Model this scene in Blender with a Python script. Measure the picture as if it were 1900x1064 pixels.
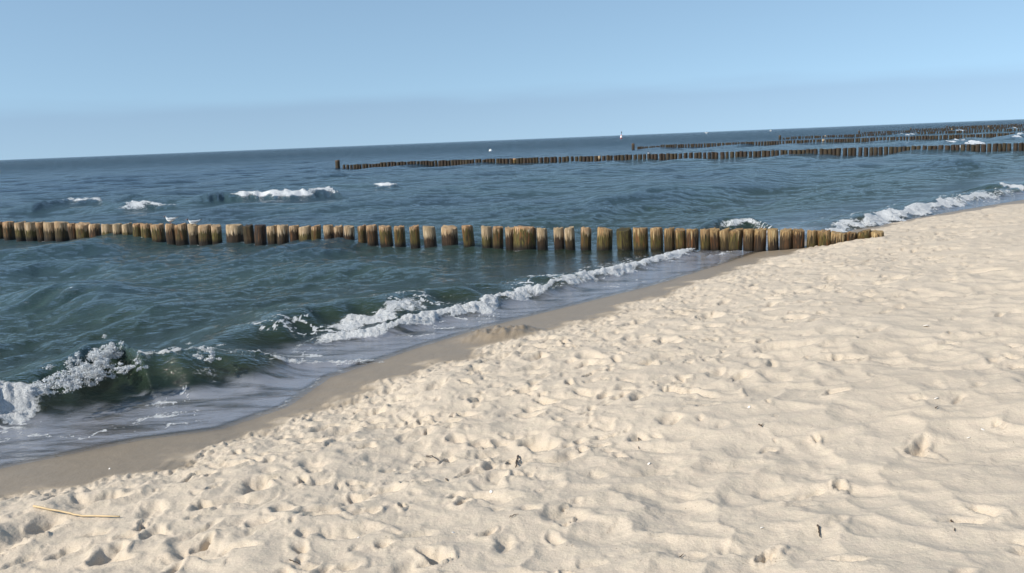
import bpy, bmesh, math, random
import numpy as np
from mathutils import Vector, Matrix

for o in list(bpy.data.objects): bpy.data.objects.remove(o)
scene = bpy.context.scene
COL = scene.collection
random.seed(7)

# ------------------------------------------------------------------ camera
W, H, F, CZ = 1900.0, 1064.0, 1714.0, 2.2
ROLL = math.atan(76 / 1900)
PITCH = math.atan((532 - 259) * math.cos(ROLL) / F)
cr, sr = math.cos(ROLL), math.sin(ROLL)
cp, sp = math.cos(PITCH), math.sin(PITCH)
cam_d = bpy.data.cameras.new('camera'); cam = bpy.data.objects.new('camera', cam_d); COL.objects.link(cam)
R0, U0, F0 = Vector((1, 0, 0)), Vector((0, sp, cp)), Vector((0, cp, -sp))
ri, up = R0 * cr - U0 * sr, R0 * sr + U0 * cr
m = Matrix((ri, up, -F0)).transposed().to_4x4(); m.translation = Vector((0, 0, CZ))
cam.matrix_world = m
cam_d.sensor_width = 36; cam_d.lens = 36 * F / W; cam_d.clip_start = 0.05; cam_d.clip_end = 60000
scene.camera = cam

# ------------------------------------------------------------------ sky, sun, exposure
SKY = 0.14
SUN_AZ = math.radians(62)     # left of straight behind the camera
SUN_EL = math.radians(37)
sdir = Vector((-math.sin(SUN_AZ) * math.cos(SUN_EL), -math.cos(SUN_AZ) * math.cos(SUN_EL), math.sin(SUN_EL)))
world = bpy.data.worlds.new('World'); scene.world = world; world.use_nodes = True
wn, wl = world.node_tree.nodes, world.node_tree.links
bg = wn['Background']
sky = wn.new('ShaderNodeTexSky'); sky.sky_type = 'NISHITA'; sky.sun_disc = False
sky.sun_elevation = SUN_EL
sky.sun_rotation = math.atan2(sdir.x, sdir.y)
sky.air_density = 1.0; sky.dust_density = 0.3; sky.ozone_density = 1.2; sky.altitude = 0
# clear maritime air: the lookup is lifted off the horizon so that the rim of the sky stays blue, with a low grey-blue haze bank all round
def wnode(t, **kw):
    n_ = wn.new('ShaderNode' + t)
    for k_, v_ in kw.items(): setattr(n_, k_, v_)
    return n_
tcw = wnode('TexCoord'); sepw = wnode('SeparateXYZ'); wl.new(tcw.outputs['Generated'], sepw.inputs[0])
mz = wnode('Math', operation='MAXIMUM'); wl.new(sepw.outputs[2], mz.inputs[0]); mz.inputs[1].default_value = 0.0
ml = wnode('Math', operation='MULTIPLY_ADD'); wl.new(mz.outputs[0], ml.inputs[0]); ml.inputs[1].default_value = 0.9; ml.inputs[2].default_value = 0.20
cmb = wnode('CombineXYZ'); wl.new(sepw.outputs[0], cmb.inputs[0]); wl.new(sepw.outputs[1], cmb.inputs[1]); wl.new(ml.outputs[0], cmb.inputs[2])
nrm = wnode('VectorMath', operation='NORMALIZE'); wl.new(cmb.outputs[0], nrm.inputs[0]); wl.new(nrm.outputs[0], sky.inputs[0])
mpw = wnode('Mapping'); wl.new(tcw.outputs['Generated'], mpw.inputs[0]); mpw.inputs['Scale'].default_value = (3, 3, 22)
nzw = wnode('TexNoise'); wl.new(mpw.outputs[0], nzw.inputs[0]); nzw.inputs['Scale'].default_value = 1.6; nzw.inputs['Detail'].default_value = 3
ad = wnode('Math', operation='MULTIPLY_ADD'); wl.new(nzw.outputs[0], ad.inputs[0]); ad.inputs[1].default_value = -0.022; wl.new(sepw.outputs[2], ad.inputs[2])
bank = wnode('MapRange', interpolation_type='SMOOTHSTEP'); wl.new(ad.outputs[0], bank.inputs[0])
for i_, v_ in ((1, .026), (2, .046), (3, .85), (4, 0.0)): bank.inputs[i_].default_value = v_
mxb = wnode('Mix', data_type='RGBA', blend_type='MULTIPLY'); wl.new(bank.outputs[0], mxb.inputs[0]); wl.new(sky.outputs[0], mxb.inputs[6]); mxb.inputs[7].default_value = (.87, .83, .85, 1)
mxt = wnode('Mix', data_type='RGBA', blend_type='MULTIPLY'); mxt.inputs[0].default_value = 1.0; wl.new(mxb.outputs[2], mxt.inputs[6]); mxt.inputs[7].default_value = (1.10, 1.12, 1.02, 1)
wl.new(mxt.outputs[2], bg.inputs[0]); bg.inputs[1].default_value = SKY
sun_d = bpy.data.lights.new('sun', 'SUN'); sun_d.energy = 4.2; sun_d.angle = math.radians(0.6); sun_d.color = (1.0, 0.93, 0.82)
sun = bpy.data.objects.new('sun', sun_d); COL.objects.link(sun)
sun.rotation_euler = sdir.to_track_quat('Z', 'Y').to_euler(); sun.location = (0, 0, 30)
vs = scene.view_settings
vs.view_transform = 'Standard'; vs.look = 'None'; vs.gamma = 1.0; vs.use_curve_mapping = False; vs.exposure = 0.25

# ------------------------------------------------------------------ pixel -> world helpers
def ray(x, y):
    a, b = x - W / 2, -(y - H / 2)
    r, u = a * cr + b * sr, -a * sr + b * cr
    return Vector((r, F * cp + u * sp, -F * sp + u * cp))
def at(x, y, z=0.0):
    v = ray(x, y); return v * ((z - CZ) / v.z) + Vector((0, 0, CZ))
# shore frame: s runs along the beach, u points out to sea
SX, SY = math.cos(math.radians(52)), math.sin(math.radians(52))
UX, UY = -SY, SX
def su(x, y): return x * SX + (y - 11.3) * SY, x * UX + (y - 11.3) * UY
def xy(s, u): return s * SX + u * UX, 11.3 + s * SY + u * UY

# ------------------------------------------------------------------ noise
def _h(ix, iy, seed):
    h = (ix.astype(np.int64) * 374761393 + iy.astype(np.int64) * 668265263 + seed * 974634541) & 0xFFFFFFFF
    h = ((h ^ (h >> 13)) * 1274126177) & 0xFFFFFFFF
    h = ((h ^ (h >> 15)) * 2246822519) & 0xFFFFFFFF
    return (h ^ (h >> 16)) & 0xFFFFFFFF
def rnd(ix, iy, seed): return _h(ix, iy, seed) / 4294967295.0
def perlin(x, y, seed=0):
    x0, y0 = np.floor(x), np.floor(y); fx, fy = x - x0, y - y0
    u, v = fx * fx * fx * (fx * (fx * 6 - 15) + 10), fy * fy * fy * (fy * (fy * 6 - 15) + 10)
    def g(i, j):
        a = rnd(x0 + i, y0 + j, seed) * 2 * math.pi
        return np.cos(a) * (fx - i) + np.sin(a) * (fy - j)
    return 1.5 * ((g(0, 0) * (1 - u) + g(1, 0) * u) * (1 - v) + (g(0, 1) * (1 - u) + g(1, 1) * u) * v)
def fbm(x, y, oct=4, seed=0, gain=.5):
    t, a = 0, 1.0
    for i in range(oct):
        t = t + a * perlin(x, y, seed + i); x, y, a = x * 2.03 + 11.3, y * 2.03 - 7.1, a * gain
    return t
def smooth(a, b, x):
    t = np.clip((x - a) / (b - a), 0, 1); return t * t * (3 - 2 * t)
def cells(x, y, size, seed):
    """jittered lattice: for the nine nearby sites yields (dx, dy, cell ids)"""
    cx, cy = np.floor(x / size), np.floor(y / size)
    for i in (-1, 0, 1):
        for j in (-1, 0, 1):
            ix, iy = cx + i, cy + j
            px = (ix + .5 + .85 * (rnd(ix, iy, seed) - .5)) * size
            py = (iy + .5 + .85 * (rnd(ix, iy, seed + 1) - .5)) * size
            yield x - px, y - py, ix, iy

# ------------------------------------------------------------------ beach relief
_wl = [(-40, 900, 0)]
wl_px = [(0, 865), (250, 815), (400, 795), (520, 755), (600, 700), (780, 640), (890, 607), (1000, 580), (1200, 530),
         (1300, 500), (1400, 468), (1560, 427), (1900, 370)]
wl_s, wl_u = zip(*sorted(su(*at(*p)[:2]) for p in wl_px))
wl_s = (-60, -14, -9) + wl_s + (40, 90, 400); wl_u = (1.5, .5, .2) + wl_u + (-4, -5, -6)
dr_px = [(0, 905), (150, 890), (300, 862), (400, 815), (520, 768), (620, 735), (720, 700), (860, 650), (1000, 620), (1100, 588), (1200, 548),
         (1300, 512), (1450, 470), (1700, 402), (1900, 377)]
dr_s, dr_u = zip(*sorted(su(*at(p[0], p[1], .10)[:2]) for p in dr_px))
dr_s = (-60, -14, -9) + dr_s + (40, 90, 400); dr_u = (.3, -.7, -1.1) + dr_u + (-6, -7, -8)
mound = at(930, 618, .1)
tr = [at(-60, 988, .33), at(150, 914, .27)]
def sand(x, y, detail=True):
    s, u = su(x, y)
    wob = .28 * fbm(s * 1.3, u * 1.3, 4, 41) * smooth(60, 30, np.abs(s))
    uw = np.interp(s, wl_s, wl_u); ud = np.interp(s, dr_s, dr_u)
    v = uw - u                                # metres landward of the waterline
    vd = ud - u                               # metres landward of the dry edge
    z = np.where(v > 0, .085 * v, .085 * v * (1 - .5 * smooth(0, 25, -v)))
    z = np.maximum(z, -3.0)
    z = np.where(v > 6.5, .5525 + .03 * (v - 6.5), z)
    z = np.where(v > 40, 1.5575 + .2 * np.minimum(v - 40, 15), z)
    if not detail: return z, v, vd
    e = vd + wob
    dry = smooth(-.03, .18, e)                # trodden dry sand
    z = z + .035 * smooth(0, .12, e) + .03 * smooth(.1, .9, e)
    near = smooth(40, 22, np.hypot(x, y))
    k = dry * near
    if np.any(k > 0):
        idx = np.nonzero(k > 0)[0]; X, Y = x[idx], y[idx]; E = e[idx]; K = k[idx]
        wx = X + .016 * perlin(X * 17, Y * 17, 2) + .05 * perlin(X * 6, Y * 6, 5) + .10 * perlin(X * 1.7, Y * 1.7, 6)
        wy = Y + .016 * perlin(X * 17, Y * 17, 3) + .05 * perlin(X * 6, Y * 6, 7) + .10 * perlin(X * 1.7, Y * 1.7, 8)
        soft = smooth(1.6, 4.2, E + .8 * fbm(X * .5, Y * .5, 2, 24))      # drifted, smoother higher up
        # soft overlapping dimples with narrow crests
        h = np.zeros_like(X)
        f1 = np.full_like(X, 9.0)
        for dx, dy, ix, iy in cells(wx, wy, .255, 11):
            an = rnd(ix, iy, 13) * math.pi; st = 1 + .9 * rnd(ix, iy, 14)
            p, q = dx * np.cos(an) + dy * np.sin(an), -dx * np.sin(an) + dy * np.cos(an)
            f1 = np.minimum(f1, (p * p / st + q * q * st) * (.7 + .6 * rnd(ix, iy, 15)))
        h += (.50 + .50 * soft) * np.minimum(f1, .055)
        f1 = np.full_like(X, 9.0)
        for dx, dy, ix, iy in cells(wx + 5, wy, .75, 17):
            f1 = np.minimum(f1, dx * dx + dy * dy)
        h += .10 * np.minimum(f1, .4)
        h += .045 * fbm(X * .8, Y * .8, 3, 21)
        # fresh foot and heel holes
        for size, sd, prob, r0, dep in ((.36, 31, .62, .11, .042), (.20, 36, .66, .06, .027), (.48, 71, .5, .14, .045), (.24, 141, .50, .048, .044), (.30, 151, .36, .06, .054)):
            for dx, dy, ix, iy in cells(wx, wy, size, sd):
                on = rnd(ix, iy, sd + 2) < prob * (1 - .85 * soft)
                an = rnd(ix, iy, sd + 3) * math.pi
                p, q = dx * np.cos(an) + dy * np.sin(an), -dx * np.sin(an) + dy * np.cos(an)
                rr = r0 * (.6 + .7 * rnd(ix, iy, sd + 4))
                r = np.sqrt((p / (1.35 * rr)) ** 2 + (q / (.75 * rr)) ** 2)
                D = dep * (.25 + 1.0 * rnd(ix, iy, sd + 1) ** 1.6) * on
                h += D * (-(1 - smooth(.35, 1.0, r)) + .38 * np.exp(-((r - 1.22) / .28) ** 2))
        crumb = (1 - .93 * soft) * (1 + .9 * smooth(1.5, .3, E))
        c1 = perlin(X * 9, Y * 9, 51); c2 = perlin(X * 19, Y * 19, 52); c3 = perlin(X * 38, Y * 38, 53)
        h += crumb * (.008 * c1 + .008 * c2 * smooth(0, .4, c1) + .004 * c3 * (.4 + smooth(0, .4, c1)))
        edge = np.exp(-((E - .16) / .28) ** 2)
        h = h * (1 - .55 * edge) + edge * (.022 * np.abs(perlin(X * 9, Y * 9, 55)) + .030 * np.maximum(perlin(X * 16, Y * 16, 56), -.1) + .018 * perlin(X * 34, Y * 34, 59))
        h += np.clip(1 - crumb, 0, 1) * (.006 * perlin(X * 7, Y * 7, 57) + .0025 * perlin(X * 21, Y * 21, 58))
        h = np.where(h > 0, .075 * np.tanh(h / .075), h)
        z[idx] += K * (.9 * h - .045)
    # faint ripples on the wet strip, a scuffed heap and a smooth gully by the left edge
    z += (1 - dry) * smooth(0, .3, v) * near * (.004 * perlin(x * 4, y * 4, 61) + .0015 * perlin(x * 15, y * 15, 62))
    z += (1 - dry) * near * .012 * np.maximum(0, perlin(x * 6, y * 6, 64) - .35) * smooth(-.35, -.05, e) * 2
    r2 = ((x - mound.x) / .42) ** 2 + ((y - mound.y) / .30) ** 2
    z += .085 * np.exp(-r2 ** 2) * (1 + .35 * perlin(x * 6, y * 6, 66) + .3 * perlin(x * 14, y * 14, 67) + .2 * perlin(x * 28, y * 28, 68))
    z += .06 * np.exp(-(((x - 6.3) / .9) ** 2 + ((y - 15.7) / .7) ** 2))        # sand banked against the landward piles
    ax, ay = tr[0].x, tr[0].y; L = math.hypot(tr[1].x - ax, tr[1].y - ay)
    dx, dy = (tr[1].x - ax) / L, (tr[1].y - ay) / L
    t = (x - ax) * dx + (y - ay) * dy; n = -(x - ax) * dy + (y - ay) * dx + .05 * perlin(x * 3, y * 3, 69)
    f = smooth(-.3, .1, t) * (1 - smooth(L - .35, L + .1, t))
    z += f * (-.05 * np.exp(-(n / .10) ** 2) + .04 * np.exp(-((n - .17) / .12) ** 2))
    return z, v, e
def sand_z(x, y): return float(sand(np.array([x]), np.array([y]))[0][0])

# ------------------------------------------------------------------ sea relief
def line(px, z):                              # crest pixels -> sorted (s, u)
    pts = sorted(su(*at(p[0], p[1], z)[:2]) for p in px); return [p[0] for p in pts], [p[1] for p in pts]
class Breaker:
    """one crest: t runs along it, n points out to sea; height, froth and crest line are tables over t"""
    def __init__(self, px, z, amp, wf, wb, foam, fw=.35, taper=.5, lip=0.0):
        P = [at(p[0], p[1], z) for p in px]
        d = P[-1] - P[0]; L = math.hypot(d.x, d.y); self.tx, self.ty = d.x / L, d.y / L
        self.nx, self.ny = -self.ty, self.tx
        self.ox, self.oy = P[0].x, P[0].y
        rows = sorted((self.loc(p.x, p.y) + (a, f)) for p, a, f in zip(P, amp, foam))
        self.S, self.U, self.A, self.Fo = ([r_[i] for r_ in rows] for i in range(4))
        self.wf, self.wb, self.fw, self.tp, self.lip = wf, wb, fw, taper, lip
    def loc(self, x, y):
        x, y = x - self.ox, y - self.oy; return x * self.tx + y * self.ty, x * self.nx + y * self.ny
    def pt(self, t, n): return self.ox + t * self.tx + n * self.nx, self.oy + t * self.ty + n * self.ny
    def ev(self, s, u, x, y):
        e = smooth(self.S[0] - self.tp, self.S[0] + self.tp, s) * (1 - smooth(self.S[-1] - self.tp, self.S[-1] + self.tp, s))
        du = u - np.interp(s, self.S, self.U)
        du = du + self.wf * (.5 * perlin(s * 1.3, u * .2, 77) + .35 * perlin(s * 3.1, u * .6, 78))
        h = np.where(du < 0, np.exp(-(du / self.wf) ** 2), np.exp(-(du / self.wb) ** 2))
        A = np.interp(s, self.S, self.A) * e * (1 + .25 * perlin(s * .9, u * .3, 79))
        fo = np.interp(s, self.S, self.Fo) * e
        fo = fo * (.80 + .38 * fbm(s * .33 / self.fw, s * 0 + self.ox, 3, 76))
        fwv = self.fw * (.78 + 1.0 * perlin(s * .2 / self.fw, s * 0 + self.oy, 75) + .35 * perlin(s * .7 / self.fw, s * 0, 74))
        dn = (du + self.lip) / np.maximum(fwv, .3 * self.fw) + .45 * fbm(x * 2.6 / max(.3, self.fw) * .3, y * 2.6 / max(.3, self.fw) * .3, 3, 80)
        fm = fo * np.where(dn < 0, np.exp(-dn ** 4), np.exp(-(dn / .5) ** 2))
        return A * h, fm
B = [
  Breaker([(-150, 742), (0, 702), (60, 690), (110, 678), (160, 662), (215, 652), (260, 668), (330, 664), (400, 650), (480, 640), (560, 630)], .28,
          [.28, .31, .33, .34, .35, .34, .31, .28, .24, .17, .05], .36, .9, [.3, .3, .3, .35, .45, .55, .35, .40, .5, .05, 0], .19, .5, .30),
  Breaker([(545, 634), (600, 620), (680, 612), (730, 602), (820, 582), (900, 562), (1000, 538), (1085, 514), (1180, 490), (1270, 464), (1300, 458)], .1,
          [.03, .06, .08, .10, .11, .12, .12, .12, .11, .10, .03], .14, .5, [.6, .95, 1, 1.1, 1.1, 1.1, 1.1, 1.05, 1, 1.1, .4], .19),
  Breaker([(320, 632), (400, 612), (520, 588), (640, 564), (760, 546), (900, 520), (1000, 506), (1080, 490)], .25,
          [.05, .18, .26, .28, .26, .2, .14, .04], .42, 1.1, [0, 0, 0, .25, .0, .3, .4, .2], .3),
  Breaker([(600, 606), (650, 592), (700, 586), (790, 562)], .15, [.02, .05, .06, .03], .2, .3, [.6, 1, .95, .5], .28, .25),
  Breaker([(-100, 542), (0, 526), (60, 522), (150, 530), (260, 552), (330, 572)], .3, [.22, .30, .30, .26, .16, .03], .6, 1.3, [.0, .45, 0, 0, 0, 0], .2),
  Breaker([(430, 512), (560, 496), (700, 490), (850, 500)], .15, [.03, .12, .12, .04], .7, 1.2, [0, 0, 0, 0]),
  Breaker([(60, 482), (160, 476), (230, 486)], .15, [.05, .14, .05], .6, 1.0, [0, 0, 0]),
  Breaker([(330, 366), (380, 361), (440, 357), (520, 353), (615, 346), (650, 348)], .35, [.2, .38, .36, .36, .32, .1], 1.0, 2.2, [0, .0, .9, 1, .9, .1], .6, .8, .35),
  Breaker([(0, 384), (70, 378), (130, 370), (185, 368), (215, 372)], .3, [.15, .28, .32, .3, .1], 1.0, 2.2, [0, 0, .8, .8, 0], .5, .6, .3),
  Breaker([(190, 382), (225, 377), (270, 374), (310, 371)], .3, [.1, .26, .26, .1], .9, 2, [.2, .9, .8, .3], .5, .6, .3),
  Breaker([(195, 364), (250, 361), (320, 362)], .3, [.1, .3, .1], 1.0, 2, [0, .4, 0], .6, .6),
  Breaker([(700, 340), (720, 337), (742, 337)], .2, [.1, .2, .1], 1.0, 2, [.6, 1, .6], .9, .6),
  Breaker([(1255, 428), (1300, 416), (1345, 405), (1392, 402), (1430, 412), (1470, 424)], .28, [.1, .26, .28, .27, .16, .05], .5, 1.1, [.1, .25, .85, .85, .3, 0], .42, .4, .25),
  Breaker([(1500, 428), (1545, 414), (1600, 404), (1660, 390), (1720, 378), (1800, 360), (1850, 348), (1880, 350), (1960, 338)], .2,
          [.1, .2, .24, .25, .24, .25, .28, .2, .2], .28, 1.0, [.9, 1.15, 1.15, 1.15, 1.1, 1.1, 1.2, .4, .6], .30, .5, .16),
  Breaker([(1290, 480), (1350, 469), (1420, 455)], .02, [.0, .02, .0], .1, .2, [.5, .7, .3], .10, .3),
  Breaker([(425, 688), (520, 684), (600, 676), (700, 666)], .03, [.01, .03, .03, .01], .06, .25, [.5, .9, .8, .7], .07, .2),
  Breaker([(-140, 790), (0, 752), (50, 742), (85, 735), (112, 732)], .12, [.12, .14, .14, .12, .05], .16, .35, [1.1, 1.25, 1.2, 1.1, .6], .24, .3),
  Breaker([(228, 697), (262, 692), (300, 686), (345, 676), (400, 660)], .15, [.02, .05, .07, .07, .04], .16, .25, [.35, .8, .85, .95, .7], .14, .25),
  Breaker([(1720, 306), (1780, 300), (1830, 298)], .3, [.1, .4, .1], 1.2, 2.4, [0, 0, 0], .5, 1),
]
for (x0, y0, x1, y1, a) in ((1748, 260, 1778, 258, .5), (1762, 271, 1802, 267, .45), (1788, 267, 1812, 263, .4), (1662, 249, 1672, 247.5, .5),
                            (1674, 248, 1694, 245.5, .7), (1772, 241.5, 1784, 240, .6), (1868, 253, 1900, 249, .6), (1870, 238.5, 1882, 237, .6),
                            (1640, 268, 1725, 262.5, .25)):
    B.append(Breaker([(x0, y0), ((x0 + x1) / 2, (y0 + y1) / 2 - 1), (x1, y1)], a * .8, [a * .5, a, a * .5], 1.2, 2.2, [.8, 1.15, .8] if a > .3 else [.4, .5, .4], .75, .8, .3))

rs = np.random.RandomState(4)
WAVES = []
for i in range(124):
    lam = .14 * (11 / .14) ** (i / 123.0) * rs.uniform(.93, 1.07)
    ang = rs.normal(0, .55 if lam > 2 else .85)
    bx, by = -UX, -UY
    kx, ky = bx * math.cos(ang) - by * math.sin(ang), bx * math.sin(ang) + by * math.cos(ang)
    k = 2 * math.pi / lam
    WAVES.append((lam, k * kx, k * ky, rs.uniform(0, 6.283), np.interp(math.log(lam), [math.log(v_) for v_ in (.14, .34, .6, 1.1, 2, 4, 11)], [.030, .037, .036, .028, .021, .018, .016]) / k, kx, ky))
def sea(x, y, spacing):
    s, u = su(x, y)
    off = u - np.interp(s, wl_s, wl_u)
    z = np.zeros_like(x); gx = np.zeros_like(x); gy = np.zeros_like(x)
    deep = smooth(1.0, 7.0, off); mid = smooth(.3, 2.0, off)
    grp = .8 + .55 * fbm(x * .11, y * .11, 2, 91)
    for lam, kx, ky, ph, a, dx, dy in WAVES:
        amp = a * (deep if lam > 1.5 else (.25 + .75 * deep) * mid) * smooth(1.6, 3.2, lam / spacing) * (grp if lam < 3 else 1)
        p = kx * x + ky * y + ph
        z += amp * np.sin(p); gx += .9 * amp * np.cos(p) * dx; gy += .9 * amp * np.cos(p) * dy
    fo = np.zeros_like(x)
    for b in B:
        bs, bu = b.loc(x, y)
        idx = np.nonzero((bs > b.S[0] - 2) & (bs < b.S[-1] + 2) & (bu > min(b.U) - 5) & (bu < max(b.U) + 8))[0]
        if len(idx):
            h, f = b.ev(bs[idx], bu[idx], x[idx], y[idx]); z[idx] = z[idx] * (1 - .5 * np.clip(h / .2, 0, 1)) + h; fo[idx] = np.maximum(fo[idx], f)
    return z, gx, gy, fo, off

# ------------------------------------------------------------------ mesh helpers
def mesh_obj(name, verts, quads, mat, parent=None, smooth_=True, attrs=None, tris=None):
    me = bpy.data.meshes.new(name)
    n = len(verts); me.vertices.add(n); me.vertices.foreach_set('co', np.asarray(verts, np.float32).ravel())
    q = np.asarray(quads, np.int32); k = q.shape[1]
    me.loops.add(q.size); me.loops.foreach_set('vertex_index', q.ravel())
    me.polygons.add(len(q)); me.polygons.foreach_set('loop_start', np.arange(0, q.size, k, dtype=np.int32))
    me.polygons.foreach_set('loop_total', np.full(len(q), k, np.int32))
    me.update(calc_edges=True)
    if smooth_: me.polygons.foreach_set('use_smooth', np.ones(len(q), bool))
    for an, av in (attrs or {}).items():
        a = me.attributes.new(an, 'FLOAT', 'POINT'); a.data.foreach_set('value', np.asarray(av, np.float32))
    if mat: me.materials.append(mat)
    o = bpy.data.objects.new(name, me); COL.objects.link(o)
    if parent: o.parent = parent
    return o
def tag(o, label=None, cat=None, group=None, kind=None):
    for k, v in (('label', label), ('category', cat), ('group', group), ('kind', kind)):
        if v: o[k] = v
    return o
def polar(radii, angs):
    r, a = np.meshgrid(radii, angs, indexing='ij')
    x, y = (r * np.sin(a)).ravel(), (r * np.cos(a)).ravel()
    nr, na = len(radii), len(angs)
    i = np.arange(nr - 1)[:, None] * na + np.arange(na - 1)[None, :]
    q = np.stack([i, i + 1, i + na + 1, i + na], -1).reshape(-1, 4)
    return x, y, r.ravel(), q
def geom(a, b, ratio): return list(np.exp(np.linspace(math.log(a), math.log(b), max(2, int(math.log(b / a) / math.log(ratio))))))

# ------------------------------------------------------------------ materials
class NT:
    def __init__(self, name):
        self.m = bpy.data.materials.new(name); self.m.use_nodes = True
        self.t = self.m.node_tree; self.t.nodes.clear()
        self.out = self.t.nodes.new('ShaderNodeOutputMaterial')
    def n(self, typ, **kw):
        nd = self.t.nodes.new('ShaderNode' + typ)
        for k, v in kw.items():
            if k.startswith('i_'):
                key = k[2:]; key = int(key) if key.isdigit() else key.replace('_', ' ')
                self.set(nd.inputs[key], v)
            else: setattr(nd, k, v)
        return nd
    def set(self, inp, v):
        if isinstance(v, bpy.types.NodeSocket): self.t.links.new(v, inp)
        elif isinstance(v, bpy.types.Node): self.t.links.new(v.outputs[0], inp)
        else: inp.default_value = v
    def math(self, op, a, b=0.0, c=None):
        nd = self.n('Math', operation=op); self.set(nd.inputs[0], a); self.set(nd.inputs[1], b)
        if c is not None: self.set(nd.inputs[2], c)
        return nd.outputs[0]
    def mix(self, f, a, b, blend='MIX'):
        nd = self.n('Mix', data_type='RGBA', blend_type=blend)
        self.set(nd.inputs[0], f); self.set(nd.inputs[6], a); self.set(nd.inputs[7], b); return nd.outputs[2]
    def ramp(self, f, lo, hi, a=0.0, b=1.0, sm=True):
        nd = self.n('MapRange', interpolation_type='SMOOTHSTEP' if sm else 'LINEAR')
        for i, v in enumerate((f, lo, hi, a, b)): self.set(nd.inputs[i], v)
        return nd.outputs[0]
    def noise(self, vec, scale, detail=3, rough=.5, dist=0.0):
        nd = self.n('TexNoise'); self.set(nd.inputs['Vector'], vec)
        nd.inputs['Scale'].default_value = scale; nd.inputs['Detail'].default_value = detail
        nd.inputs['Roughness'].default_value = rough; nd.inputs['Distortion'].default_value = dist
        return nd.outputs[0]
    def attr(self, name): return self.n('Attribute', attribute_name=name).outputs['Fac']
    def bump(self, h, strength, dist, normal=None):
        nd = self.n('Bump'); self.set(nd.inputs['Strength'], strength); nd.inputs['Distance'].default_value = dist
        self.set(nd.inputs['Height'], h)
        if normal: self.set(nd.inputs['Normal'], normal)
        return nd.outputs[0]
    def done(self, sh): self.set(self.out.inputs[0], sh); return self.m
def c4(*c): return (c[0], c[1], c[2], 1.0)

def mat_sand():
    N = NT('sand'); pos = N.n('NewGeometry').outputs['Position']
    wet = N.attr('wet')
    n1 = N.noise(pos, 1.3, 4); n2 = N.noise(pos, 14, 4, .6); n3 = N.noise(pos, 260, 2, .6)
    col = N.mix(n1, c4(.525, .432, .335), c4(.61, .515, .41))
    col = N.mix(N.ramp(n2, .3, .75), col, c4(.56, .48, .37))
    col = N.mix(N.ramp(n3, .30, .72), N.mix(.28, col, c4(.30, .23, .16)), N.mix(.25, col, c4(.72, .66, .55)))
    flk = N.noise(pos, 75, 2, .5); patch = N.noise(pos, .55, 3, .6)
    col = N.mix(N.ramp(patch, .52, .72, 0, .22), col, c4(.42, .345, .26))
    col = N.mix(N.ramp(flk, .70, .76, 0, .75), col, c4(.16, .115, .075))
    wc = N.mix(n2, c4(.235, .185, .13), c4(.285, .23, .165))
    wc = N.mix(N.attr('soaked'), wc, c4(.125, .10, .075))
    col = N.mix(wet, col, wc)
    b = N.bump(N.noise(pos, 300, 2, .6), .5, .0025)
    b = N.bump(N.noise(pos, 60, 3, .6), N_STR, .008, b)
    b = N.bump(N.noise(pos, 23, 3, .6), N.ramp(wet, 0, .6, .5, 0), .012, b)
    p = N.n('BsdfPrincipled', i_Base_Color=col, i_Normal=b)
    N.set(p.inputs['Roughness'], N.ramp(wet, .6, 1, .95, .42)); p.inputs['Specular IOR Level'].default_value = .3
    return N.done(p)
N_STR = .45
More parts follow.
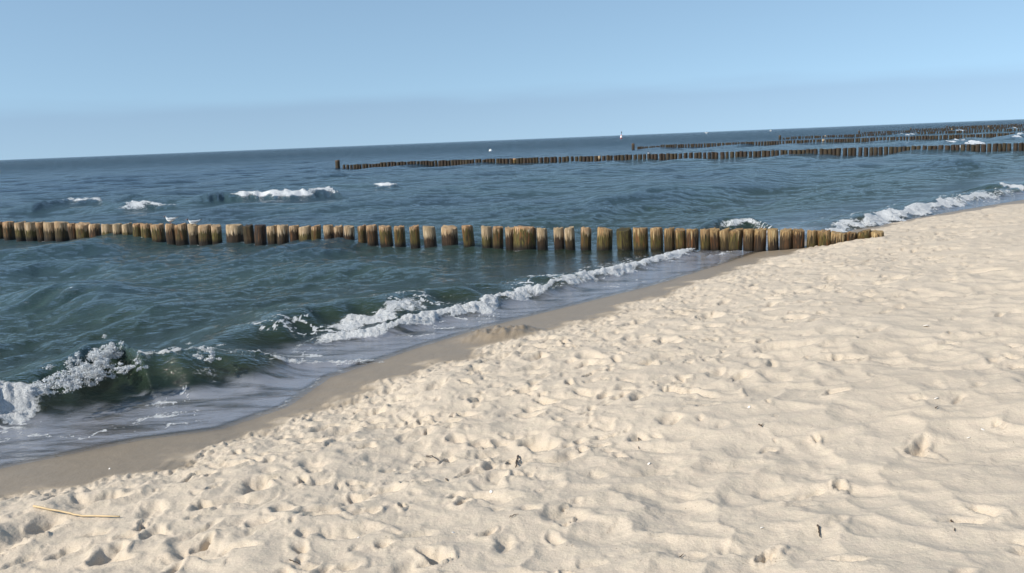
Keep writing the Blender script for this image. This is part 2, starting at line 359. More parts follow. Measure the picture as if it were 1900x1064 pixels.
def mat_sea():
    N = NT('sea_water'); g = N.n('NewGeometry'); pos = g.outputs['Position']
    foam, depth = N.attr('foam'), N.attr('depth')
    # small wind ripples, drawn out along the crests
    mp = N.n('Mapping'); N.set(mp.inputs[0], pos)
    mp.inputs['Rotation'].default_value = (0, 0, -math.radians(38)); mp.inputs['Scale'].default_value = (.62, 1.25, 1)
    calm = N.ramp(depth, .02, .5, .25, 1.0)
    b = N.bump(N.math('MULTIPLY', N.noise(mp, 9, 4, .65), calm), 1.0, .05)
    b = N.bump(N.math('MULTIPLY', N.noise(mp, 24, 3, .6), calm), 1.0, .026, b)
    b = N.bump(N.math('MULTIPLY', N.noise(mp, 2.6, 3, .55, .3), calm), 1.0, .085, b)
    far = N.ramp(N.attr('dist'), 60, 300)
    b = N.bump(N.math('MULTIPLY', N.noise(mp, 1.3, 5, .65), far), 1.0, .9, b)
    dn = N.noise(pos, .16, 3)
    body = N.mix(N.ramp(dn, .35, .7), c4(.029, .053, .067), c4(.031, .061, .062))
    body = N.mix(N.ramp(depth, 1.2, 2.9), body, c4(.009, .028, .046))
    body = N.mix(N.ramp(depth, .15, .9), c4(.030, .050, .030), body)
    bd = N.n('BsdfDiffuse', i_Color=body)
    tint = N.mix(N.ramp(depth, 0, .5), c4(1, 1, 1), c4(.42, .58, .46))
    trn = N.n('BsdfTransparent', i_Color=tint)
    op = N.ramp(depth, .01, .55, .04, 1.0)
    under = N.n('MixShader', i_0=op, i_1=trn, i_2=bd)
    am = N.n('Mapping'); N.set(am.inputs[0], pos); am.inputs['Rotation'].default_value = (0, 0, -math.radians(52)); am.inputs['Scale'].default_value = (.8, 3.2, 1)
    milk_sheen = N.math('MULTIPLY', N.math('MULTIPLY', N.attr('aerated_sheen'), N.ramp(depth, .10, .20, 1.0, .0)), N.ramp(N.noise(am, 1.7, 4, .62), .34, .56, .06, .66))
    under = N.n('MixShader', i_0=milk_sheen, i_1=under, i_2=N.n('BsdfDiffuse', i_Color=c4(.32, .335, .38)))  # suspended bubbles, plus the wash's lavender sky sheen put into the diffuse colour
    dp = N.n('VectorMath', operation='DOT_PRODUCT'); N.set(dp.inputs[0], b); N.set(dp.inputs[1], g.outputs['Incoming'])
    fr = N.math('MULTIPLY_ADD', N.math('POWER', N.math('SUBTRACT', 1.0, N.math('ABSOLUTE', dp.outputs['Value'])), 5.0), .98, .02)
    gl = N.n('BsdfGlossy', i_Color=c4(1, 1, 1), i_Roughness=.06, i_Normal=b)
    surf = N.n('MixShader', i_0=fr, i_1=under, i_2=gl)
    # foam: solid froth on the bores, lacy drifts behind
    v = N.n('TexVoronoi', feature='DISTANCE_TO_EDGE'); N.set(v.inputs['Vector'], pos); v.inputs['Scale'].default_value = 7
    fn = N.math('ADD', N.math('MULTIPLY', N.math('ADD', N.math('MULTIPLY', N.noise(pos, 11, 5, .65), .65), N.math('MULTIPLY', N.noise(pos, 2.3, 3, .6), .35)), .8), N.math('MULTIPLY', N.noise(pos, 45, 3, .6), .35))
    fa = N.math('SUBTRACT', N.math('ADD', N.math('MULTIPLY', foam, 1.1), N.math('MULTIPLY_ADD', fn, 1.5, -.29)), 1.02)
    ff = N.ramp(fa, 0, .28)
    fb = N.bump(N.noise(pos, 34, 5, .75), 1.0, .07)
    fd = N.n('BsdfPrincipled', i_Base_Color=c4(.80, .82, .83), i_Roughness=.7, i_Normal=fb)
    return N.done(N.n('MixShader', i_0=ff, i_1=surf, i_2=fd))
def mat_froth():
    N = NT('froth'); pos = N.n('NewGeometry').outputs['Position']
    d = N.n('BsdfPrincipled', i_Base_Color=c4(.80, .82, .84), i_Roughness=1.0, i_Normal=N.bump(N.noise(pos, 90, 3), .8, .01)); d.inputs['Specular IOR Level'].default_value = .1
    t = N.n('BsdfTranslucent', i_Color=c4(.8, .85, .85))
    return N.done(N.n('MixShader', i_0=.25, i_1=d, i_2=t))
def mat_pile(name, wetline, grey, gold=0.0, rag=.42):
    N = NT(name); tc = N.n('TexCoord').outputs['Object']; pos = N.n('NewGeometry').outputs['Position']
    rv = N.n('ObjectInfo').outputs['Random']
    sep = N.n('SeparateXYZ'); N.set(sep.inputs[0], pos); z = sep.outputs[2]
    off = N.n('VectorMath', operation='ADD'); N.set(off.inputs[0], tc)
    cb = N.n('CombineXYZ'); N.set(cb.inputs[0], N.math('MULTIPLY', rv, 37.0)); N.set(cb.inputs[1], N.math('MULTIPLY', rv, 91.0)); N.set(off.inputs[1], cb)
    st = N.n('Mapping'); N.set(st.inputs[0], off); st.inputs['Scale'].default_value = (1, 1, .12)
    grain = N.noise(st, 28, 4, .65); streak = N.noise(st, 11, 3, .6); blot = N.noise(off, 6, 3, .6)
    r2 = N.math('FRACT', N.math('MULTIPLY', rv, 7.31)); r3 = N.math('FRACT', N.math('MULTIPLY', rv, 13.7))
    dry = N.mix(r2, c4(.56, .32, .16), c4(.52, .41, .26))
    dry = N.mix(gold, dry, N.mix(r3, c4(.46, .30, .10), c4(.44, .27, .12)))
    dry = N.mix(N.ramp(grain, .38, .62), N.mix(.6, dry, c4(.16, .085, .045)), dry)
    dry = N.mix(N.ramp(blot, .5, .72), dry, N.mix(gold, c4(.74, .60, .42), c4(.66, .50, .22)))
    wet = N.mix(r3, c4(.022, .013, .009), c4(.040, .031, .013))
    wet = N.mix(N.ramp(streak, .42, .66), wet, N.mix(r3, c4(.095, .048, .022), c4(.12, .090, .030)))
    wet = N.mix(N.ramp(grain, .5, .7), wet, c4(.035, .026, .016))
    algae = N.math('MULTIPLY', N.ramp(N.noise(off, 9, 4, .65), .44, .62), N.ramp(r3, .35, .75))
    wet = N.mix(algae, wet, c4(.15, .125, .028))
    wet = N.mix(N.math('MULTIPLY', N.ramp(N.noise(off, 5, 3, .6), .52, .66), N.ramp(r2, .7, .3)), wet, c4(.20, .085, .030))
    wet = N.mix(N.ramp(N.math('ADD', z, N.math('MULTIPLY', streak, .12)), .19, .07), wet, c4(.016, .012, .008))
    lv = N.math('ADD', N.math('ADD', z, N.math('MULTIPLY', N.math('SUBTRACT', streak, .5), rag)), N.math('MULTIPLY', N.math('SUBTRACT', r2, .5), .17))
    lv = N.math('ADD', lv, N.math('MULTIPLY', N.math('SUBTRACT', blot, .5), .34))
    f = N.ramp(lv, wetline - .012, wetline + .012)
    col = N.mix(f, wet, dry)
    if grey: col = N.mix(grey, col, c4(.035, .026, .018))
    bm = N.bump(grain, .9, .02); bm = N.bump(streak, .7, .03, bm)
    p = N.n('BsdfPrincipled', i_Base_Color=col, i_Normal=bm); N.set(p.inputs['Roughness'], N.ramp(f, 0, 1, .5, .85))
    p.inputs['Specular IOR Level'].default_value = .3
    return N.done(p)
def mat_plain(name, col, rough=.7, var=.25, scale=30):
    N = NT(name); tc = N.n('TexCoord').outputs['Object']
    n = N.noise(tc, scale, 3)
    p = N.n('BsdfPrincipled', i_Base_Color=N.mix(n, c4(*[v * (1 - var) for v in col]), c4(*[min(1, v * (1 + var)) for v in col])), i_Roughness=rough,
            i_Normal=N.bump(n, .3, .002))
    return N.done(p)

# ------------------------------------------------------------------ build: beach
FINE = math.radians(41)
angs = np.concatenate([np.linspace(-math.pi, -FINE, 60)[:-1], np.linspace(-FINE, FINE, 860), np.linspace(FINE, math.pi, 60)[1:]])
rad = [.05, .4, .9, 1.4] + geom(1.9, 30, 1.0040) + geom(30.4, 60, 1.02)[1:] + geom(64, 900, 1.15)
x, y, r, q = polar(rad, angs)
z, v, e = sand(x, y)
wetm = 1 - smooth(-.12, .22, e + .12 * fbm(x * 2.6, y * 2.6, 4, 81, .55))
keep = v[q].min(1) > -40
o = mesh_obj('beach_sand', np.stack([x, y, z], 1), q[keep], mat_sand(), attrs={'wet': wetm, 'soaked': smooth(.25, -.15, v + .1 * fbm(x * 1.5, y * 1.5, 3, 83))})
tag(o, kind='structure')

# nearest groyne, pile by pile: left px, right px, top px
P1 = []
for a, b, t in ((-90, -20, 124), (-165, -95, 124), (-240, -168, 122), (-310, -245, 121), (-30, 36, 125), (37, 108, 124), (120, 190, 127), (195, 272, 129), (272, 336, 127), (338, 413, 127), (415, 505, 125), (508, 572, 137), (572, 665, 137), (665, 742, 142), (758, 838, 142),
                (838, 905, 140), (905, 973, 138), (985, 1046, 138), (1046, 1118, 138), (1120, 1207, 142), (1225, 1296, 142), (1296, 1376, 142), (1390, 1465, 145), (1466, 1560, 148), (1560, 1630, 150)):
    P1.append((a / 3.958, b / 3.958, 380 + t / 3.958))
for a, b, t in ((90, 205, 106), (207, 280, 111), (292, 376, 109), (383, 457, 114), (457, 541, 109), (548, 619, 114), (622, 708, 119), (710, 776, 116), (795, 872, 111), (874, 939, 116), (946, 1026, 118), (1048, 1110, 113),
                (1112, 1188, 111), (1204, 1293, 116), (1313, 1393, 118), (1426, 1500, 118), (1527, 1616, 119), (1664, 1778, 123), (1809, 1891, 113)):
    P1.append((400 + a / 3.958, 400 + b / 3.958, 390 + t / 3.958))
for a, b, t in ((160, 249, 94), (262, 351, 99), (372, 452, 108), (448, 640, 99), (650, 741, 111), (794, 886, 107), (888, 980, 107), (1036, 1130, 107), (1180, 1316, 114), (1345, 1482, 119), (1493, 1626, 108), (1646, 1752, 110), (1771, 1858, 112)):
    P1.append((860 + a / 4.75, 860 + b / 4.75, 400 + t / 4.75))
for a, b, t in ((58, 147, 205), (149, 255, 205), (270, 351, 204), (352, 430, 204), (431, 512, 208), (514, 626, 210), (631, 722, 206), (724, 823, 204), (832, 916, 204), (942, 1038, 207), (1040, 1143, 211), (1166, 1249, 216), (1251, 1361, 216),
                (1363, 1483, 233), (1484, 1579, 235), (1586, 1690, 222), (1692, 1800, 223)):
    P1.append((1240 + a / 4.524, 1240 + b / 4.524, 380 + t / 4.524))
GX = [-30, -16, -10.66, -4.9, .3, 3.5, 5, 7, 12]; GY = [34.2, 27.0, 24.2, 21.35, 18.75, 17.15, 16.55, 16.15, 15.2]
TOPS, PILES = [], []
for i, (a, b, t) in enumerate(P1):
    v_ = ray((a + b) / 2, t + 22)
    ts = np.linspace(8, 60, 5200); rx = ts * v_.x / v_.y
    k = int(np.argmin(np.abs(ts - np.interp(rx, GX, GY)))); Y = ts[k]; X = rx[k]
    dia = (b - a) / F * math.hypot(X, Y) * 1.02
    front = Y - dia * .3
    vt = ray((a + b) / 2, t + .7); zt = CZ + vt.z / vt.y * Y
    if i > len(P1) - 5: zt = max(zt, sand_z(X, Y) + .035)
    TOPS.append(((a + b) / 2, X, Y, zt)); PILES.append((a, b, X, Y, dia, zt))

# ------------------------------------------------------------------ build: sea
angs = np.concatenate([np.linspace(-math.pi, -FINE, 50)[:-1], np.linspace(-FINE, FINE, 900), np.linspace(FINE, math.pi, 50)[1:]])
rad = geom(5.0, 7.5, 1.006) + geom(7.53, 19, 1.0029)[1:] + geom(19.07, 30, 1.0042)[1:] + geom(30.2, 110, 1.0062) + geom(111, 420, 1.013) + geom(428, 40000, 1.12)
x, y, r, q = polar(rad, angs)
rr = np.array(rad); sp_ = np.gradient(rr); spacing = np.repeat(np.maximum(sp_, rr * .0016), len(angs))
z, gx, gy, fo, off = sea(x, y, spacing)
zs, v, vd = sand(x, y, False)
# ragged crumbly froth
fn = fbm(x * 5, y * 5, 4, 101, .6)
lump = np.clip(fo * 1.3 + .35 * fn - .25, 0, 1)
z += lump * (.018 + .022 * np.maximum(perlin(x * 7, y * 7, 105), -.3) + .028 * perlin(x * 15, y * 15, 106) + .02 * perlin(x * 31, y * 31, 107)) * smooth(0, .3, fo) * smooth(35, 25, r)
z += lump * (.05 + .10 * perlin(x * 1.9, y * 1.9, 108) + .06 * perlin(x * 4.1, y * 4.1, 109)) * smooth(0, .3, fo) * smooth(25, 35, r)
# lacy drift between the bore and the edge, and the thin rim of the swash
zone = smooth(-.05, .25, off) * (1 - smooth(1.1, 2.4, off)) * smooth(60, 20, r)
lace = np.exp(-(perlin(x * 2.1 + .4 * fn, y * 2.1, 111) / .07) ** 2) * smooth(-.1, .4, perlin(x * .8, y * .8, 112))
fo = np.maximum(fo, zone * (.62 * lace + .15))
lace2 = np.exp(-(perlin(x * 3.3 + .5 * fn, y * 3.3, 115) / .10) ** 2)
fo = np.maximum(fo, smooth(.7, 1.0, off) * (1 - smooth(1.3, 2.6, off + .5 * perlin(x * .7, y * .7, 116))) * smooth(60, 20, r) * smooth(-.25, .25, perlin(x * .9, y * .9, 117)) * (.68 * lace2 + .16))
rim = np.exp(-((off + .02 + .03 * fn) / .05) ** 2) * smooth(40, 15, r) * (.35 + .5 * smooth(-.2, .3, perlin(x * .9, y * .9, 113)))
fo = np.maximum(fo, rim * .55)
for (_, _, X, Y, dia, zt) in PILES:
    i_ = np.nonzero((np.abs(x - X) < .5) & (np.abs(y - Y) < .5) & (off > .05))[0]
    if len(i_):
        d_ = np.hypot(x[i_] - X, y[i_] - Y) / (dia / 2)
        fo[i_] = np.maximum(fo[i_], np.exp(-((d_ - 1.05) / .28) ** 2) * np.clip(.25 + .8 * perlin(x[i_] * 4, y[i_] * 4, 131), 0, .75))
z = z + np.where(off < .6, .012 * smooth(-.3, 0, off), .012)
keep = (v[q].min(1) < .8)
o = mesh_obj('sea', np.stack([x + gx, y + gy, z], 1), q[keep], mat_sea(), attrs={'foam': fo, 'depth': np.maximum(z - zs, 0), 'dist': r, 'aerated_sheen': smooth(-.02, .06, off) * (1 - smooth(.9, 1.7, off + .3 * fn)) * smooth(60, 25, r)})
tag(o, kind='structure')
def sea_z(x_, y_):
    a, b = np.array([x_]), np.array([y_]); return float(sea(a, b, np.array([.1]))[0][0])

# ------------------------------------------------------------------ build: froth and spray thrown up by the breakers
def froth():
    V = np.array([(1, 0, 0), (-1, 0, 0), (0, 1, 0), (0, -1, 0), (0, 0, 1), (0, 0, -1)], float)
    T = np.array([(0, 2, 4), (2, 1, 4), (1, 3, 4), (3, 0, 4), (2, 0, 5), (1, 2, 5), (3, 1, 5), (0, 3, 5)])
    rg = np.random.RandomState(12)
    C, Rr = [], []
    def plume(b, s0, u0, z0, n, ls, lu, lz, r0, r1):
        """a ragged tuft: blobs gathered on a few drops flung from one spot"""
        ks = rg.normal(0, 1, (max(3, n // 60), 3)) * (ls, lu, lz); i_ = rg.randint(0, len(ks), n)
        d = ks[i_] + rg.normal(0, .20, (n, 3)) * (ls, lu, lz)
        xx, yy = b.pt(s0 + d[:, 0], u0 + d[:, 1])
        zb = sea(xx, yy, np.full_like(xx, .03))[0]
        C.append(np.stack([xx, yy, np.maximum(zb - .004, z0 + d[:, 2])], 1)); Rr.append(r0 + (r1 - r0) * rg.rand(n) ** 2.5)
    for b in [B[1], B[3], B[12], B[13], B[15], B[16], B[17]]:
        L = b.S[-1] - b.S[0]
        for _ in range(int(L * 9)):
            s0 = rg.uniform(b.S[0], b.S[-1]); fo_ = np.interp(s0, b.S, b.Fo)
            if rg.rand() > fo_: continue
            A = np.interp(s0, b.S, b.A); u0 = np.interp(s0, b.S, b.U) - b.lip - rg.uniform(-.2, .7) * b.fw
            x0, y0 = b.pt(s0, u0); z0 = sea(np.array([x0]), np.array([y0]), np.array([.03]))[0][0]
            plume(b, s0, u0, z0 + .1 * A * rg.rand(), 200, .10, .05, .010 + .07 * A, .0015, .004 + .009 * A)
    for px, py, n, sx, sz in ((207, 655, 420, .06, .05), (190, 664, 420, .07, .05), (165, 676, 420, .07, .05), (150, 694, 420, .08, .05), (180, 690, 260, .08, .05),
                              (130, 705, 300, .09, .04), (100, 715, 200, .10, .03), (216, 644, 130, .03, .03), (388, 660, 160, .05, .03), (235, 685, 160, .06, .03)):
        p = at(px, py, .32); s0, u0 = B[0].loc(p.x, p.y)
        plume(B[0], s0, u0, .32, int(n * 6), sx, .05, sz, .002, .0085)
    C = np.concatenate(C); Rr = np.concatenate(Rr)
    n = len(C)
    sc = rg.uniform(.6, 1.4, (n, 1, 3)) * Rr[:, None, None]
    jit = 1 + rg.uniform(-.25, .25, (n, len(V), 1))
    P = (V[None] * jit * sc + C[:, None]).reshape(-1, 3)
    Q = (T[None] + (np.arange(n) * len(V))[:, None, None]).reshape(-1, 3)
    o = mesh_obj('wave_froth', P, Q, mat_froth())
    tag(o, 'white froth and spray tumbling along the breaking waves', 'foam', kind='stuff')
    print('froth blobs', n)
froth()

# ------------------------------------------------------------------ build: groynes
def pile_mesh(name, seed, top_tilt, bev=.06, seg=20):
    rg = random.Random(seed)
    bm = bmesh.new(); rings = []
    ph = [rg.uniform(0, 6.28) for _ in range(4)]
    lev = [-1.0, -.62, -.45, -.3, -.15, -.05, -.012, 0.0]
    cx = cy = 0
    for i, zl in enumerate(lev):
        ring = []
        sc = 1.0 + .05 * (-zl) + (0 if i < 6 else (-.02 if i == 6 else -.07))
        for k in range(seg):
            a = 2 * math.pi * k / seg
            rr = sc * (1 + .045 * math.sin(2 * a + ph[0]) + .03 * math.sin(3 * a + ph[1]) + .02 * math.sin(7 * a + ph[2] + zl) + .015 * math.sin(11 * a + ph[3]))
            x_, y_ = rr * math.cos(a), rr * math.sin(a)
            zz = zl + (top_tilt * x_ * .018 + (.006 * math.sin(5 * a + ph[2]) + .004 * math.sin(9 * a + ph[1])) if i >= 5 else 0)
            ring.append(bm.verts.new((x_, y_, zz)))
        rings.append(ring)
    for a, b in zip(rings[:-1], rings[1:]):
        for k in range(seg): bm.faces.new((a[k], a[(k + 1) % seg], b[(k + 1) % seg], b[k]))
    c = bm.verts.new((0, 0, .008 + rg.uniform(-.01, .01)))
    for k in range(seg): bm.faces.new((rings[-1][k], rings[-1][(k + 1) % seg], c))
    me = bpy.data.meshes.new(name); bm.to_mesh(me); bm.free()
    for p in me.polygons: p.use_smooth = len(p.vertices) == 4
    return me
PM = [pile_mesh('pile', i, random.Random(i).uniform(-1, 1)) for i in range(10)]
M_near = mat_pile('weathered_pile', .305, 0, .1)
M_dark = mat_pile('wet_dark_pile', 3.0, .25)
M_algae = mat_pile('tidal_pile', .30, 0, .65, .75)
M_far = mat_pile('far_wet_pile', .62, .8)
def mesh_with(me, mat):
    k = me.name + mat.name
    if k not in _mc:
        c = me.copy(); c.name = 'pile'; c.materials.clear(); c.materials.append(mat); _mc[k] = c
    return _mc[k]
_mc = {}
def add_pile(parent, x_, y_, dia, ztop, mat, i, tilt=(0, 0), zbot=None, label=None):
    o = bpy.data.objects.new('pile', mesh_with(PM[i % 10], mat)); COL.objects.link(o); o.parent = parent
    hgt = 1.7 if zbot is None else ztop - zbot
    o.scale = (dia / 2, dia / 2, hgt); o.location = (x_ - parent.location.x, y_ - parent.location.y, ztop - parent.location.z)
    o.rotation_euler = (tilt[0], tilt[1], random.uniform(0, 6.28))
    if label: o['label'] = label
    return o
def empty(name, loc):
    e_ = bpy.data.objects.new(name, None); e_.location = loc; e_.empty_display_size = .2; COL.objects.link(e_); return e_

g1 = empty('timber_groyne', (4, 16.9, 0))
tag(g1, 'nearest groyne, a row of thick wooden piles with two gulls, ending in the dry sand', 'groyne', 'wooden groynes along the beach')
for i, (a, b, X, Y, dia, zt) in enumerate(PILES):
    cxp = (a + b) / 2
    lab = None; mt = M_near
    if cxp > 1095: mt = M_algae
    if 1140 < cxp < 1175: mt, lab = M_dark, 'blackened pile with a hollow top'
    if 450 < cxp < 475: mt, lab = M_dark, 'thin dark pile'
    if 470 < cxp < 500: mt = M_dark
    if 950 < cxp < 1000 and b - a > 35: lab = 'thickest pile, pale yellowish top and mossy sides'
    add_pile(g1, X, Y, dia, zt, mt, i, (random.uniform(-.04, .04), random.uniform(-.06, .06)), label=lab)

def far_groyne(end_px, y0, xmax, label, n_low=0, ztop=.48, dia=(.26, .36), gap=(.0, .16), seed=1):
    rg = random.Random(seed)
    v_ = ray(*end_px); sl = -.484
    t = y0 / (v_.y - sl * v_.x); X, Y = v_.x * t, v_.y * t
    g = empty('timber_groyne', (X, Y, 0)); tag(g, label, 'groyne', 'wooden groynes along the beach')
    L = math.hypot(1, sl); dx, dy = 1 / L, sl / L
    add_pile(g, X, Y, .46, .82, M_far, 0, label='taller end post')
    d = .62; i = 1; zt = ztop - .12; lowleft = n_low
    while True:
        di = rg.uniform(*dia)
        px, py = X + dx * (d + di / 2), Y + dy * (d + di / 2)
        if px / py > xmax: break
        zt = (ztop if lowleft <= 0 else ztop - .14) + rg.uniform(-.028, .028); lowleft -= 1
        add_pile(g, px, py, di, zt, M_far if rg.random() < .992 else M_near, i + rg.randint(0, 9), (rg.uniform(-.03, .03), rg.uniform(-.05, .05)))
        d += di + (rg.uniform(*gap) if rg.random() < .68 else .01); i += 1
    print('groyne piles', i)
    return (X, Y, dx, dy)
G2 = far_groyne((627, 312), 85.7, .585, 'second groyne, long dark row of piles standing in the waves behind the nearest one', 12, seed=3)
far_groyne((1175, 277), 152, .585, 'third groyne, dark pile row whose end post stands right of the white ball buoy', 10, seed=5)
far_groyne((1447, 258), 222, .585, 'fourth groyne, thin distant pile row beginning at a dark post', 4, gap=(.05, .3), seed=7)
far_groyne((1594, 249.5), 292, .585, 'fifth groyne, far pile row behind the fourth at the right', 2, gap=(.1, .35), seed=9)
far_groyne((1690, 243.5), 362, .585, 'sixth groyne, faint pile row near the horizon at the right', 0, gap=(.1, .4), seed=11)
far_groyne((1757, 239), 435, .585, 'seventh groyne, farthest pile row at the right under the horizon', 0, gap=(.15, .45), seed=13)

# ------------------------------------------------------------------ gulls
M_white = mat_plain('white_plumage', (.80, .80, .78), .7, .05)
M_grey = mat_plain('grey_wing', (.36, .39, .42), .7, .1)
M_hood = mat_plain('dark_hood', (.035, .022, .018), .6, .2)
M_red = mat_plain('red_leg', (.28, .04, .03), .5, .15)
def loft(rings, name, mat, parent, seg=12, mats=None, cut=None):
    """rings: (x, z, half width, half height)"""
    V, Q = [], []
    for (x_, z_, w, h) in rings:
        for k in range(seg):
            a = 2 * math.pi * k / seg; V.append((x_, w * math.cos(a), z_ + h * math.sin(a)))
    for i in range(len(rings) - 1):
        for k in range(seg): Q.append((i * seg + k, i * seg + (k + 1) % seg, (i + 1) * seg + (k + 1) % seg, (i + 1) * seg + k))
    o = mesh_obj(name, V, Q, mat, parent)
    if mats:
        o.data.materials.append(mats)
        for p in o.data.polygons:
            if p.center.x > cut: p.material_index = 1
    return o
def tube(name, pts, radii, mat, parent=None, seg=6):
    V, Q = [], []
    pts = [Vector(p) for p in pts]
    for i, p in enumerate(pts):
        d = (pts[min(i + 1, len(pts) - 1)] - pts[max(i - 1, 0)]).normalized()
        a = d.orthogonal().normalized(); b = d.cross(a)
        for k in range(seg):
            t = 2 * math.pi * k / seg; V.append(p + (a * math.cos(t) + b * math.sin(t)) * radii[i])
    for i in range(len(pts) - 1):
        for k in range(seg): Q.append((i * seg + k, i * seg + (k + 1) % seg, (i + 1) * seg + (k + 1) % seg, (i + 1) * seg + k))
    n = len(V); V += [pts[0], pts[-1]]
    o_q = Q
    for k in range(seg):
        o_q.append(((k + 1) % seg, k, n, n)); o_q.append(((len(pts) - 1) * seg + k, (len(pts) - 1) * seg + (k + 1) % seg, n + 1, n + 1))
    me = bpy.data.meshes.new(name); me.from_pydata([tuple(v_) for v_ in V], [], [f[:3] if f[2] == f[3] else f for f in o_q]); me.materials.append(mat)
    for p in me.polygons: p.use_smooth = True
    o = bpy.data.objects.new(name, me); COL.objects.link(o)
    if parent: o.parent = parent
    return o
def gull(loc, rz, label, mode='stand', k=1.0):
    g = empty('gull', loc); g.rotation_euler = (0, 0, rz); g.scale = (k, k, k)
    tag(g, label, 'gull', 'gulls over the water')
    hz = {'stand': .13, 'sit': .055, 'fly': 0}[mode]
    body = [(-.19, .045, .004, .003), (-.15, .035, .022, .012), (-.10, .015, .045, .036), (-.03, 0, .062, .058), (.04, .004, .062, .06), (.09, .03, .046, .05),
            (.115, .065, .034, .04), (.128, .098, .031, .036), (.142, .118, .030, .031), (.160, .118, .025, .025), (.176, .112, .012, .012), (.180, .111, .002, .002)]
    if mode == 'fly': body = [(x_, z_ * .45, w, h * .9) for x_, z_, w, h in body]
    loft([(x_, z_ + hz, w, h) for x_, z_, w, h in body], 'body', M_white, g, mats=M_hood, cut=.133 if mode != 'fly' else 9)
    hb = .112 + hz if mode != 'fly' else .05
    tube('beak', [(.172, 0, hb), (.20, 0, hb - .003), (.215, 0, hb - .01)], [.008, .005, .001], M_red, g)
    if mode == 'fly':
        for sgn in (-1, 1):
            V = []
            for t, c, zc, sw in ((0, .15, .03, 0), (.35, .15, .17, .05), (.6, .11, .2, .02), (.85, .06, .17, -.06), (1, .012, .13, -.12)):
                for dz in (.008, -.008):
                    V += [(sw + c / 2, sgn * (.04 + .44 * t), zc + dz), (sw - c / 2, sgn * (.04 + .44 * t), zc + dz)]
            Q = []
            for i in range(4):
                b0 = i * 4; Q += [(b0, b0 + 4, b0 + 5, b0 + 1), (b0 + 2, b0 + 3, b0 + 7, b0 + 6), (b0, b0 + 2, b0 + 6, b0 + 4), (b0 + 1, b0 + 5, b0 + 7, b0 + 3)]
            mesh_obj('wing', V, Q, M_white, g)
    else:
        for sgn in (-1, 1):
            rg_ = [(.07, .03, .006, .02), (.03, .035, .014, .042), (-.06, .035, .014, .036), (-.14, .05, .010, .022), (-.22, .075, .008, .010), (-.285, .10, .004, .003)]
            w = loft([(x_, z_ + hz, a, b) for x_, z_, a, b in rg_], 'wing', M_grey, g, mats=None)
            w.location.y = sgn * .052
            w.data.materials.append(M_hood)
            for p in w.data.polygons:
                if p.center.x < -.2: p.material_index = 1
        if mode == 'stand':
            for sgn in (-1, 1):
                l = tube('leg', [(.0, sgn * .022, hz - .045), (-.004, sgn * .022, hz - .09), (.0, sgn * .022, .004)], [.006, .004, .004], M_red, g)
                tube('foot', [(-.005, sgn * .022, .004), (.03, sgn * .026, .003)], [.006, .003], M_red, l)
    return g
def top_at(px): return min(TOPS, key=lambda t: abs(t[0] - px))
_, X, Y, Z = top_at(320); gull((X, Y, Z + .003), math.radians(172), 'gull standing upright with dark hood and raised tail on the nearest groyne', 'stand', .8)
_, X, Y, Z = top_at(357); gull((X, Y, Z + .003), math.radians(192), 'white gull sitting down on a pile right of the standing gull', 'sit', .8)
p = at(1204, 289, .5); t = 85.7 / (p.y + .484 * p.x) ; X, Y = p.x * t, p.y * t
g2p = min((o for o in COL.objects if o.name.startswith('pile') and o.parent and abs(o.parent.location.x - G2[0]) < .1), key=lambda o: (o.parent.location.x + o.location.x - X) ** 2)
gull((g2p.parent.location.x + g2p.location.x, g2p.parent.location.y + g2p.location.y, g2p.location.z + .003), math.radians(230), 'tiny white gull perched on the second groyne', 'sit', 1.1)
for px, py, d, rz, lab in ((1311, 248, 170, 25, 'white gull flying low over the water behind the third groyne'), (1430, 243.5, 190, -20, 'white gull flying just under the horizon above the fourth groyne')):
    v_ = ray(px, py); v_ = v_ * (d / v_.y); gull((v_.x, v_.y, CZ + v_.z), math.radians(rz), lab, 'fly', 1.2)

# ------------------------------------------------------------------ buoys
def lathe(name, prof, mat, parent, seg=16):
    V, Q = [], []
    for r_, z_ in prof:
        for k in range(seg): a = 2 * math.pi * k / seg; V.append((r_ * math.cos(a), r_ * math.sin(a), z_))
    for i in range(len(prof) - 1):
        for k in range(seg): Q.append((i * seg + k, i * seg + (k + 1) % seg, (i + 1) * seg + (k + 1) % seg, (i + 1) * seg + k))
    return mesh_obj(name, V, Q, mat, parent)
M_bw = mat_plain('white_plastic', (.85, .85, .82), .4, .04); M_br = mat_plain('red_paint', (.55, .07, .05), .45, .1); M_bk = mat_plain('dark_paint', (.03, .035, .05), .5, .2)
p = at(910, 281); b = empty('ball_buoy', (p.x, p.y, 0)); tag(b, 'white ball buoy floating beyond the second groyne', 'buoy')
lathe('float', [(.01, -.26)] + [(.31 * math.cos(a), .10 + .31 * math.sin(a)) for a in np.linspace(-1.3, 1.45, 12)] + [(.01, .41)], M_bw, b)
lathe('mooring_eye', [(.03, .40), (.06, .43), (.06, .46), (.03, .49), (.005, .49)], M_bw, b, 8)
p = at(1152.5, 257); b = empty('channel_buoy', (p.x, p.y, 0)); tag(b, 'red and white channel buoy with a dark topmark on the horizon', 'buoy')
b.rotation_euler = (0, math.radians(5), 0)
k = p.y / F
lathe('float', [(.01, -.6), (1.9 * k, -.5), (2.2 * k, .6 * k), (1.9 * k, 1.2 * k)], M_br, b)
lathe('tower', [(1.8 * k, 1.1 * k), (1.7 * k, 2 * k), (1.2 * k, 5.2 * k), (.9 * k, 5.5 * k)], M_bw, b)
lathe('red_band', [(1.25 * k, 5.0 * k), (1.0 * k, 6.2 * k), (.3 * k, 6.6 * k)], M_br, b)
lathe('mast', [(.22 * k, 6 * k), (.2 * k, 9.5 * k)], M_bk, b, 8)
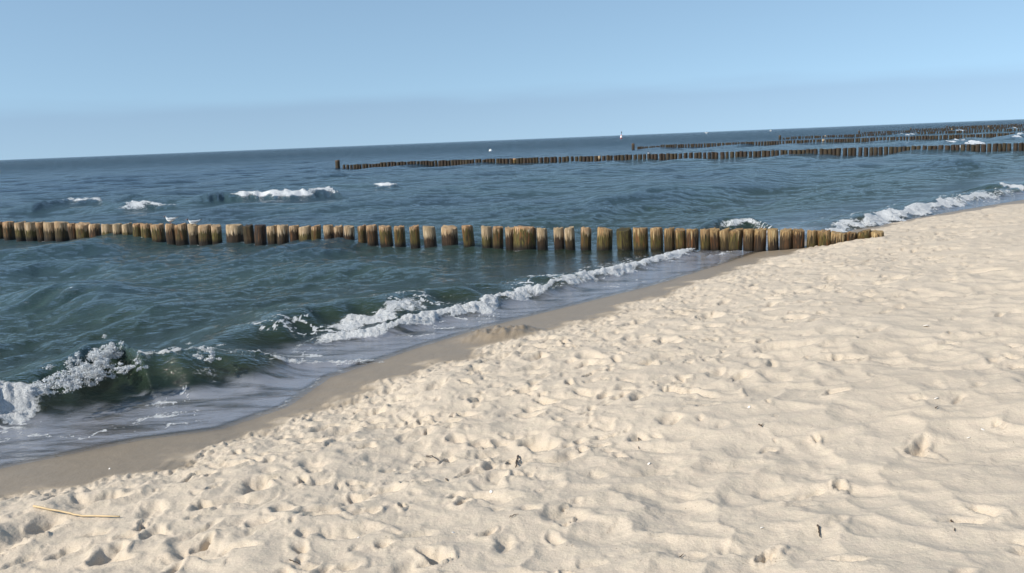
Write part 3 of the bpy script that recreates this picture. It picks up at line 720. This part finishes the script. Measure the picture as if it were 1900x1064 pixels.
lathe('topmark', [(.05 * k, 9.0 * k), (.75 * k, 9.1 * k), (.75 * k, 12.2 * k), (.05 * k, 12.4 * k)], M_bk, b, 10)

# ------------------------------------------------------------------ small things on the sand
M_straw = mat_plain('straw', (.58, .43, .24), .6, .3, 20); M_twig = mat_plain('twig_bark', (.075, .05, .032), .8, .4, 60); M_shell = mat_plain('shell', (.80, .76, .70), .8, .08)
def ground(px, py):
    z_ = .35
    for _ in range(12):
        p = at(px, py, z_); z_ = .5 * z_ + .5 * sand_z(p.x, p.y)
    p.z = sand_z(p.x, p.y); return p
def stick(name, px, r0, r1, mat, label, cat, lift=.4, wob=.004, group=None):
    pts = [ground(*q_) for q_ in px]; base = pts[0].copy()
    fine = []
    for a, b in zip(pts[:-1], pts[1:]):
        for t in np.linspace(0, 1, 5)[:-1]: fine.append(a.lerp(b, t))
    fine.append(pts[-1])
    n = len(fine); rg = random.Random(int(px[0][0]))
    P = [p_ - base + Vector((rg.uniform(-wob, wob), rg.uniform(-wob, wob), r0 * lift + .004 + rg.uniform(0, wob))) for p_ in fine]
    o = tube(name, P, [r0 + (r1 - r0) * i / (n - 1) for i in range(n)], mat); o.location = base
    return tag(o, label, cat, group)
stick('reed_stalk', [(62, 943), (125, 955), (152, 961), (222, 962)], .0065, .0045, M_straw, 'long golden reed stalk lying on the sand at the lower left', 'stalk', 1.0, .003)
TW = [([(1518, 978), (1519, 990), (1521, 999)], .008, 'short dark twig sticking from the sand at the bottom, left of its look-alike', 'twig'),
      ([(1765, 968), (1769, 978), (1771, 987)], .008, 'short dark twig near the lower right corner'),
      ([(962, 849), (959, 858), (957, 868)], .012, 'dark bent twig standing in the sand in the middle foreground'),
      ([(790, 849), (803, 855), (813, 858)], .007, 'dark twig lying half buried left of the bent twig'),
      ([(536, 1042), (550, 1046), (556, 1052)], .005, 'thin curled twig at the bottom edge of the sand'),
      ([(947, 962), (954, 958), (962, 957)], .005, 'thin branched twig below the bent twig'),
      ([(1409, 790), (1412, 794), (1416, 788)], .008, 'small dark twig in the middle of the right hand sand'),
      ([(1262, 1036), (1270, 1031)], .005, 'tiny reddish twig at the bottom centre right'),
      ([(828, 891), (831, 894)], .008, 'tiny dark driftwood crumb right of the footprints'),
      ([(1735, 760), (1741, 757)], .006, 'tiny dark twig on the smooth sand at the right'),
      ([(1185, 815), (1186, 835)], .007, 'dark upright twig right of the bent twig')]
for t in TW: stick('twig', t[0], t[1] * .55, t[1] * .25, M_twig, t[2], 'twig', .5, .004, 'dark twigs on the sand')
def shell(px, py, r_, label):
    p = ground(px, py); prof = [(.02, .32)] + [(math.sin(a), .34 * math.cos(a)) for a in np.linspace(.25, 1.5, 6)] + [(1.02, -.06), (.9, -.1)]
    o = lathe('shell', [(a * r_, b * r_) for a, b in prof], M_shell, None, 14)
    for v_ in o.data.vertices:
        a = math.atan2(v_.co.y, v_.co.x); v_.co.x *= 1.25 + .04 * math.sin(9 * a); v_.co.y *= 1 - .18 * (v_.co.x < 0)
    o.location = (p.x, p.y, p.z + r_ * .2); o.rotation_euler = (.3, .35, px % 6.0)
    tag(o, label, 'shell', 'white shells on the sand')
for px, py, r_, lab in ((1718, 606, .035, 'largest white shell, far out on the dry sand'), (1390, 756, .018, 'white shell fragment in the upper right sand'), (1737, 740, .017, 'white shell left of the right edge'),
                        (1824, 798, .016, 'white shell at the far right, upper one of two'), (1797, 813, .014, 'white shell at the far right, lower one of two'), (1204, 861, .015, 'white shell right of the upright twig'),
                        (911, 913, .015, 'white shell in the middle foreground above a footprint'), (841, 989, .013, 'white shell beside a footprint rim'), (664, 999, .013, 'white shell by the curved footprint at the bottom'),
                        (203, 870, .012, 'small white shell on the damp strip at the left'), (1413, 980, .011, 'small white shell left of the short twigs')):
    shell(px, py, r_ * .6, lab)
